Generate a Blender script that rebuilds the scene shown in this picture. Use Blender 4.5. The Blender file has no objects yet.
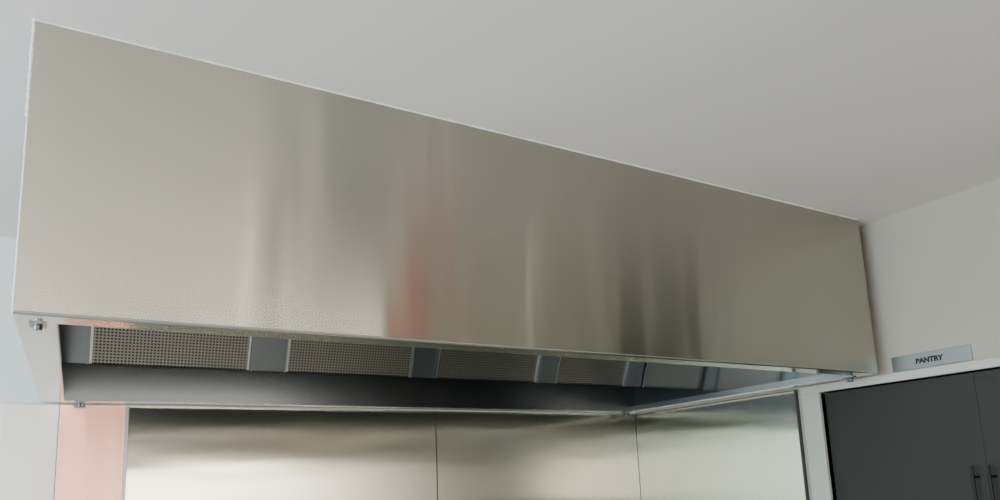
import bpy, bmesh, math, random
from mathutils import Vector, Matrix
random.seed(3)
S=bpy.context.scene
EYE=1.65
# ---------------- materials ----------------
def newmat(n):
    m=bpy.data.materials.new(n); m.use_nodes=True
    return m, m.node_tree, m.node_tree.nodes['Principled BSDF']
def paint(n,c,rough=.7,bump=.0006,scale=60):
    m,t,b=newmat(n)
    b.inputs['Base Color'].default_value=(*c,1); b.inputs['Roughness'].default_value=rough
    tc=t.nodes.new('ShaderNodeTexCoord'); nz=t.nodes.new('ShaderNodeTexNoise'); nz.inputs['Scale'].default_value=scale
    nz.inputs['Detail'].default_value=4
    bp=t.nodes.new('ShaderNodeBump'); bp.inputs['Distance'].default_value=bump; bp.inputs['Strength'].default_value=.5
    t.links.new(tc.outputs['Object'],nz.inputs['Vector']); t.links.new(nz.outputs['Fac'],bp.inputs['Height'])
    t.links.new(bp.outputs['Normal'],b.inputs['Normal'])
    return m
def steel(n,c=(.6,.59,.55),rough=.4,an=.9,tan=(0,0,1),wave=0.0,wscale=(2.5,2.5,.5),grain=(2,2,400),rv=.015):
    m,t,b=newmat(n)
    b.inputs['Metallic'].default_value=1; b.inputs['Anisotropic'].default_value=an
    cx=t.nodes.new('ShaderNodeCombineXYZ')
    for i in range(3): cx.inputs[i].default_value=tan[i]
    t.links.new(cx.outputs[0],b.inputs['Tangent'])
    tc=t.nodes.new('ShaderNodeTexCoord'); mp=t.nodes.new('ShaderNodeMapping'); mp.inputs['Scale'].default_value=grain
    nz=t.nodes.new('ShaderNodeTexNoise'); nz.inputs['Scale'].default_value=1; nz.inputs['Detail'].default_value=3
    t.links.new(tc.outputs['Object'],mp.inputs['Vector']); t.links.new(mp.outputs[0],nz.inputs['Vector'])
    mr=t.nodes.new('ShaderNodeMapRange'); mr.inputs['To Min'].default_value=rough-rv; mr.inputs['To Max'].default_value=rough+rv
    t.links.new(nz.outputs['Fac'],mr.inputs['Value']); t.links.new(mr.outputs[0],b.inputs['Roughness'])
    mx=t.nodes.new('ShaderNodeMix'); mx.data_type='RGBA'
    mx.inputs[6].default_value=(*[k*.98 for k in c],1); mx.inputs[7].default_value=(*[min(1,k*1.02) for k in c],1)
    t.links.new(nz.outputs['Fac'],mx.inputs[0]); t.links.new(mx.outputs[2],b.inputs['Base Color'])
    if wave>0:
        mp2=t.nodes.new('ShaderNodeMapping'); mp2.inputs['Scale'].default_value=wscale
        n2=t.nodes.new('ShaderNodeTexNoise'); n2.inputs['Scale'].default_value=1; n2.inputs['Detail'].default_value=1.5
        t.links.new(tc.outputs['Object'],mp2.inputs['Vector']); t.links.new(mp2.outputs[0],n2.inputs['Vector'])
        bp=t.nodes.new('ShaderNodeBump'); bp.inputs['Distance'].default_value=wave; bp.inputs['Strength'].default_value=1
        t.links.new(n2.outputs['Fac'],bp.inputs['Height']); t.links.new(bp.outputs['Normal'],b.inputs['Normal'])
    return m
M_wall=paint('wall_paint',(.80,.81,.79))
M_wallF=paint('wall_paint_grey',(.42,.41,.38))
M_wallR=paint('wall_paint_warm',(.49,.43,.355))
M_ceil=paint('ceiling_paint',(.87,.785,.75))
M_white=paint('gloss_trim',(.58,.56,.50),.4)
M_floor=paint('floor_vinyl',(.42,.40,.37),.5)
M_caulk=paint('caulk',(.85,.85,.83),.6,.003,40)
M_door=paint('door_laminate',(.030,.027,.022),.65,.0001)
M_black=paint('black_metal',(.006,.006,.006),.6,.0001)
M_sign=steel('sign_metal',(.35,.37,.375),.5,.3)
M_ink=paint('sign_ink',(.006,.008,.016),.6,.0)
M_red=paint('red_enamel',(.85,.05,.04),.6)
M_dark=paint('dark_finish',(.05,.05,.045),.5)
M_olive=paint('olive_laminate',(.20,.19,.14),.6)
M_front=steel('steel_front',(.445,.43,.365),.25,.98,(0,0,1),.014,(4.5,4.5,.8),rv=.004)
M_in=steel('steel_inner',(.23,.25,.265),.25,.6,(0,.02,1),.002)
M_linerShade=steel('steel_liner_shade',(.11,.12,.12),.35,.2,(0,.02,1))  # shade inside the hood put into the steel's base colour
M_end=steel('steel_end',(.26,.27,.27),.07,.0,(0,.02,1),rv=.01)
M_flange=steel('steel_flange',(.56,.57,.56),.17,.3,(1,1,.01))
M_splash=steel('steel_splashback',(.41,.395,.325),.19,.96,(1,0,0),.003,(.8,1,5),(3,3,60),.004)
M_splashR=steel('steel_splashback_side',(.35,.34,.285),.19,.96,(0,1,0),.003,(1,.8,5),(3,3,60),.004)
M_left=steel('steel_left',(.60,.62,.61),.3,.9,(0,0,1),.003,(6,1,1))
M_pinkRefl=steel('steel_pink_reflection',(.64,.36,.285),.22,.9,(0,0,1),.016,(9,1,.6))  # pink reflection put into the sheet's base colour
M_mesh=steel('filter_mesh',(.40,.375,.335),.35,.0)
M_fback=paint('filter_core',(.035,.032,.028),.7,.001,200)
# ---------------- mesh helpers ----------------
def mesh_obj(name,bm,mat,parent=None,bevel=0):
    me=bpy.data.meshes.new(name); bmesh.ops.recalc_face_normals(bm,faces=bm.faces); bm.to_mesh(me); bm.free()
    o=bpy.data.objects.new(name,me); S.collection.objects.link(o)
    me.materials.append(mat)
    if bevel:
        b=o.modifiers.new('bevel','BEVEL'); b.width=bevel; b.segments=2; b.limit_method='ANGLE'
    if parent: o.parent=parent
    return o
def addbox(bm,b,M=None):
    x0,x1,y0,y1,z0,z1=b
    v=[bm.verts.new((x,y,z)) for x in (x0,x1) for y in (y0,y1) for z in (z0,z1)]
    if M:
        for q in v: q.co=M@q.co
    for f in ((0,1,3,2),(4,6,7,5),(0,4,5,1),(2,3,7,6),(0,2,6,4),(1,5,7,3)):
        bm.faces.new([v[i] for i in f])
def boxes(name,bs,mat,parent=None,bevel=0,M=None):
    bm=bmesh.new()
    for b in bs: addbox(bm,b,M)
    return mesh_obj(name,bm,mat,parent,bevel)
def cyl(bm,p0,p1,r,seg=20):
    p0=Vector(p0);p1=Vector(p1);d=p1-p0
    M=Matrix.Translation((p0+p1)/2)@d.to_track_quat('Z','Y').to_matrix().to_4x4()
    bmesh.ops.create_cone(bm,cap_ends=True,segments=seg,radius1=r,radius2=r,depth=d.length,matrix=M)
def empty(name,loc=(0,0,0)):
    e=bpy.data.objects.new(name,None); S.collection.objects.link(e); e.empty_display_size=.1
    return e
# ---------------- room shell ----------------
ZC=2.617; XR=2.70; XL=-2.6; YB=3.09; YF=-3.3
boxes('floor',[(XL-.1,XR+.8,YF-.1,YB+.1,-.1,0)],M_floor)
boxes('ceiling',[(XL-.1,XR+.8,YF-.1,YB+.1,ZC,ZC+.1)],M_ceil)
boxes('wall_back',[(XL-.1,XR+.12,YB,YB+.1,0,ZC)],M_wall)
DY0,DY1,DZ=.72,1.912,1.972
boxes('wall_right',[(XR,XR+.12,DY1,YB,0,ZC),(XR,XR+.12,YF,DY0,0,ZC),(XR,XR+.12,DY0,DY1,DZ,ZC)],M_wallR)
WY0,WY1,WZ0,WZ1=-1.2,2.0,.8,2.4
boxes('wall_left',[(XL-.1,XL,YF,WY0,0,ZC),(XL-.1,XL,WY1,YB,0,ZC),(XL-.1,XL,WY0,WY1,0,WZ0),(XL-.1,XL,WY0,WY1,WZ1,ZC)],M_wall)
RX0,RX1,RZ0,RZ1=-1.6,2.5,1.35,1.95
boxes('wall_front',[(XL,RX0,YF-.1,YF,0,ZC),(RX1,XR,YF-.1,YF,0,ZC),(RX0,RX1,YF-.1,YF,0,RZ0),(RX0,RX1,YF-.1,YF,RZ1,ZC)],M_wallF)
w1=empty('window_1'); wm=(WY0+WY1)/2
boxes('frame',[(XL-.08,XL-.03,WY0,WY0+.05,WZ0,WZ1),(XL-.08,XL-.03,WY1-.05,WY1,WZ0,WZ1),(XL-.08,XL-.03,wm-.03,wm+.03,WZ0+.05,WZ1-.05),
  (XL-.08,XL-.03,WY0+.05,WY1-.05,WZ0,WZ0+.05),(XL-.08,XL-.03,WY0+.05,WY1-.05,WZ1-.05,WZ1)],M_white,w1)
w2=empty('window_2'); rm=(RX0+RX1)/2
boxes('frame',[(RX0,RX0+.05,YF-.08,YF-.03,RZ0,RZ1),(RX1-.05,RX1,YF-.08,YF-.03,RZ0,RZ1),(rm-.03,rm+.03,YF-.08,YF-.03,RZ0+.05,RZ1-.05),
  (RX0+.05,RX1-.05,YF-.08,YF-.03,RZ0,RZ0+.05),(RX0+.05,RX1-.05,YF-.08,YF-.03,RZ1-.05,RZ1)],M_white,w2)
# ---------------- exhaust hood ----------------
HX0,HX1,HY0,HY1,HZ0,HZ1=-.117,2.615,1.6,3.066,2.004,ZC-.002
T=.002; FL=.068
hood=empty('exhaust_hood')
boxes('front_panel',[(HX0,HX1,HY0,HY0+T,HZ0,HZ1)],M_front,hood)
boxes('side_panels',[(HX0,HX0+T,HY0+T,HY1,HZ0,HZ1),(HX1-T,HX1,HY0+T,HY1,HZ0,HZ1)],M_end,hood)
boxes('front_shade_liner',[(HX0+T,HX1-T,HY0+T,HY0+2*T,HZ0,HZ1)],M_linerShade,hood)  # added dark sheet, so the splashback mirrors a shaded skirt
boxes('inner_top',[(HX0+T,HX1-T,HY0+2*T,HY1,HZ1-.03,HZ1-.028)],M_linerShade,hood)
boxes('bottom_flange',[(HX0,HX1,HY0,HY0+FL,HZ0-T,HZ0),(HX0,HX0+FL,HY0+FL,HY1,HZ0-T,HZ0),
   (HX1-FL*.55,HX1,HY0+FL,HY1,HZ0-T,HZ0),(HX0+FL,HX1-FL*.55,2.985,HY1,HZ0-T,HZ0)],M_flange,hood)
bm=bmesh.new(); cyl(bm,(HX0,HY0+.001,HZ0+.001),(HX1,HY0+.001,HZ0+.001),.004,12)
mesh_obj('front_hem',bm,M_flange,hood)
boxes('gutter_upstands',[(HX0+FL,HX1-FL*.55,HY0+FL,HY0+FL+T,HZ0,HZ0+.025),(HX0+FL,HX0+FL+T,HY0+FL,2.985,HZ0,HZ0+.025),
   (HX1-FL*.55-T,HX1-FL*.55,HY0+FL,2.985,HZ0,HZ0+.025)],M_flange,hood)
boxes('grease_trough',[(HX0+T,HX1-T,2.983,2.985,HZ0,EYE+.487),(HX0+T,HX1-T,2.985,3.0,EYE+.482,EYE+.487)],M_in,hood,.0)
fb_h=.46
ang=math.radians(22)
FM=Matrix.Translation((0,3.012,EYE+.462))@Matrix.Rotation(ang,4,'X')
fx=[(.018,.592),(.727,1.298),(1.412,1.985),(2.088,2.555)]
edges=[HX0+T]+[e for f in fx for e in f]+[HX1-T]
bl=[]
for i in range(0,len(edges),2): bl.append((edges[i]+.001,edges[i+1]-.001,-.012,-.009,0,fb_h))
bl.append((HX0+T,HX1-T,.03,.032,0,fb_h))
boxes('blanking_plates',bl,M_in,hood,0,FM)
lips=[]
for i in range(0,len(edges),2):
    for e in (edges[i],edges[i+1]):
        if HX0+.01<e<HX1-.01: lips.append((e-.004,e+.004,-.018,-.012,0,fb_h))
boxes('filter_rails',lips,M_in,hood,0,FM)
for k,(a,b) in enumerate(fx):
    boxes(f'filter_frame_{k+1}',[(a+.005,a+.014,-.01,.02,.01,fb_h),(b-.014,b-.005,-.01,.02,.01,fb_h),(a+.014,b-.014,-.01,.02,.01,.024),(a+.014,b-.014,-.01,.02,fb_h-.02,fb_h)],M_flange,hood,0,FM)
    boxes(f'filter_core_{k+1}',[(a+.014,b-.014,.010,.018,.024,fb_h-.02)],M_fback,hood,0,FM)
    bm=bmesh.new(); x=a+.017
    while x<b-.018:
        addbox(bm,(x,x+.0050,-.002,.002,.024,fb_h-.02),FM); x+=.0122
    z=.028
    while z<.30:
        addbox(bm,(a+.014,b-.014,-.0030,.001,z,z+.0048),FM); z+=.0118
    mesh_obj(f'filter_mesh_{k+1}',bm,M_mesh,hood)
def bracket(n,x,y,zt):
    bm=bmesh.new()
    if n=='bracket_1':
        addbox(bm,(x-.015,x+.015,y-.024,y+.024,zt-.003,zt)); cyl(bm,(x,y,zt-.012),(x,y,zt-.003),.008)
    else:
        addbox(bm,(x-.016,x+.016,y-.02,y+.02,zt-.004,zt))
        addbox(bm,(x-.012,x-.009,y-.010,y+.010,zt-.018,zt-.004)); addbox(bm,(x+.009,x+.012,y-.010,y+.010,zt-.018,zt-.004))
        cyl(bm,(x-.018,y,zt-.012),(x+.018,y,zt-.012),.005)
        cyl(bm,(x,y,zt-.018),(x,y,zt-.004),.007)
    mesh_obj(n,bm,M_in,hood,.0007)
zb=HZ0-T
bracket('bracket_1',-.080,1.685,zb); bracket('bracket_2',.0,3.025,zb)
bracket('bracket_3',2.575,3.02,zb); bracket('bracket_4',2.588,1.70,zb)
bm=bmesh.new()
def bead(p0,p1,r,n):
    p0=Vector(p0);p1=Vector(p1)
    for i in range(n):
        a=p0.lerp(p1,i/n); b=p0.lerp(p1,(i+1)/n)
        cyl(bm,a,b,r*random.uniform(.75,1.25),8)
bead((HX0,HY0-.001,ZC-.002),(HX1,HY0-.001,ZC-.002),.0020,60)
bead((HX0-.002,HY0+.002,HZ0+.4),(HX0-.002,HY0+.002,ZC),.0032,34)
bead((HX0-.001,HY0+.002,HZ0),(HX0-.001,HY0+.002,HZ0+.4),.002,20)
bead((HX1,HY0+.002,HZ0+.1),(HX1,HY0+.002,ZC),.0015,20)
mesh_obj('caulk_bead',bm,M_caulk,hood)
# ---------------- splashback sheets ----------------
sb=empty('steel_splashback')
ye=YB-.002; ys=ye-.010
boxes('sheet_1',[(.166,1.455,ys,ye,.2,1.998)],M_splash,sb,.001)
boxes('sheet_2',[(1.459,XR-.014,ys,ye,.2,1.998)],M_splash,sb,.001)
boxes('sheet_4',[(-.235,-.062,ys,ye,.2,1.998)],M_left,sb,.001)
boxes('sheet_5',[(-.060,.155,ys,ye,.2,1.998)],M_pinkRefl,sb,.001)
boxes('joint_strips',[(.155,.166,ys-.003,ye,.2,1.998),(1.4540,1.4600,ys-.002,ye,.2,1.998)],M_in,sb)
sb2=empty('steel_splashback.001')
boxes('side_sheet',[(XR-.012,XR-.002,2.03,ys-.001,.2,1.998)],M_splashR,sb2,.001)
boxes('edge_angle',[(XR-.016,XR-.002,2.022,2.03,.2,1.998)],M_dark,sb2)
# ---------------- pantry door ----------------
boxes('trim_1',[(XR-.016,XR+.1,DY1,DY1+.085,0,DZ),(XR-.016,XR+.1,DY0-.085,DY0,0,DZ),(XR-.018,XR+.1,DY0-.085,DY1+.085,DZ,DZ+.032)],M_white,None,.002)
door=empty('door_1')
mid=1.317
boxes('leaf_1',[(XR+.02,XR+.055,mid+.0005,DY1-.003,.01,DZ-.004)],M_door,door,.0003)
boxes('leaf_2',[(XR+.02,XR+.055,DY0+.003,mid-.0005,.01,DZ-.004)],M_door,door,.0003)
bm=bmesh.new()
for y in (mid+.032,mid-.022):
    cyl(bm,(XR-.02,y,1.20),(XR-.02,y,1.645),.005,16)
    for z in (1.24,1.605): cyl(bm,(XR-.02,y,z),(XR+.021,y,z),.0045,12)
mesh_obj('handles',bm,M_black,door)
sign=empty('pantry_sign')
boxes('plate',[(XR-.006,XR,1.300,1.588,DZ+.037,DZ+.093)],M_sign,sign,.001)
cu=bpy.data.curves.new('lettering','FONT'); cu.body='PANTRY'; cu.size=.026; cu.extrude=.0004; cu.align_x='CENTER'; cu.align_y='CENTER'; cu.offset=.0014
to=bpy.data.objects.new('lettering',cu); S.collection.objects.link(to); cu.materials.append(M_ink)
R=Matrix(((0,0,-1),(-1,0,0),(0,1,0))).to_4x4()
to.matrix_world=Matrix.Translation((XR-.0068,1.447,DZ+.063))@R
to.parent=sign
# ---------------- unseen objects added to make reflections in the steel ----------------
rd=empty('added_red_box')  # unseen red box, added for the red streak on the front panel
bm=bmesh.new(); addbox(bm,(1.435,1.56,-.16,.0,1.99,ZC-.003))
mesh_obj('casing',bm,M_red,rd,.010)
boxes('collar',[(1.425,1.57,-.17,.01,1.97,1.99)],M_dark,rd,.003)
cup=empty('added_dark_cupboard')  # unseen dark block, added for dark bands in the front panel
boxes('carcass',[(.97,1.31,-.9,-.32,1.99,ZC-.003)],M_dark,cup,.004)
boxes('doors',[(.973,1.138,-.32,-.30,2.0,ZC-.01),(1.142,1.307,-.32,-.30,2.0,ZC-.01)],M_dark,cup,.003)
pc=empty('added_olive_cabinet')  # unseen olive block, added to darken the front panel's right half
boxes('carcass',[(2.22,XR-.003,-2.6,.52,.1,2.5)],M_olive,pc,.004)
boxes('doors',[(2.20,2.22,-2.59+.62*i,-2.59+.62*i+.61,.11,2.49) for i in range(5)],M_olive,pc,.003)
boxes('plinth',[(2.26,XR-.003,-2.58,.50,0,.1)],M_dark,pc)
M_em,tt,bb=newmat('streak_glow'); bb.inputs['Emission Color'].default_value=(1,.95,.86,1); bb.inputs['Emission Strength'].default_value=6
def streak_batten(name,p0,p1,w):  # glowing strips out of view, added and angled to streak the front panel
    e=empty(name); p0=Vector(p0);p1=Vector(p1); L=(p1-p0).length
    Mx=Matrix.Translation((p0+p1)/2)@(p1-p0).to_track_quat('X','Z').to_matrix().to_4x4()
    boxes('body',[(-L/2,L/2,-w*.7,w*.7,-.025,0)],M_white,e,.003,Mx)
    bm=bmesh.new(); cyl(bm,(-L/2+.02,0,-.035),(L/2-.02,0,-.035),w*.35,14)
    bmesh.ops.transform(bm,matrix=Mx,verts=bm.verts); mesh_obj('tube',bm,M_em,e)
zl=ZC-.002
streak_batten('streak_light',(.55,.45,zl),(.86,-1.05,zl),.045)
streak_batten('streak_light.001',(1.76,.55,zl),(2.12,.02,zl),.035)
# ---------------- light ----------------
W=bpy.data.worlds.new('sky'); S.world=W; W.use_nodes=True
bg=W.node_tree.nodes['Background']; bg.inputs[0].default_value=(.75,.88,1,1); bg.inputs[1].default_value=2
def area(n,loc,d,sx,sy,e,c):
    l=bpy.data.lights.new(n,'AREA'); l.shape='RECTANGLE'; l.size=sx; l.size_y=sy; l.energy=e; l.color=c
    o=bpy.data.objects.new(n,l); S.collection.objects.link(o); o.location=loc
    o.rotation_euler=Vector(d).to_track_quat('-Z','Y').to_euler()
area('daylight_side',(XL-.15,wm,1.6),(1,0,0),3.1,1.55,190,(.68,.89,1))
area('daylight_rear',(rm,YF-.15,(RZ0+RZ1)/2),(0,1,0),4.0,.6,130,(1,.90,.78))
# ---------------- camera ----------------
ex=Vector((1233,73,718)).normalized(); ey=Vector((-420,140,718)); ey=(ey-ey.dot(ex)*ex).normalized(); ez=ex.cross(ey)
right=Vector((ex.x,ey.x,ez.x)); down=Vector((ex.y,ey.y,ez.y)); fwd=Vector((ex.z,ey.z,ez.z))
cam=bpy.data.cameras.new('camera'); co=bpy.data.objects.new('camera',cam); S.collection.objects.link(co)
M=Matrix((( right.x,-down.x,-fwd.x,0),(right.y,-down.y,-fwd.y,0),(right.z,-down.z,-fwd.z,EYE),(0,0,0,1)))
co.matrix_world=M
cam.sensor_width=36; cam.lens=718/1000*36; cam.shift_y=.11; cam.clip_start=.02
S.camera=co
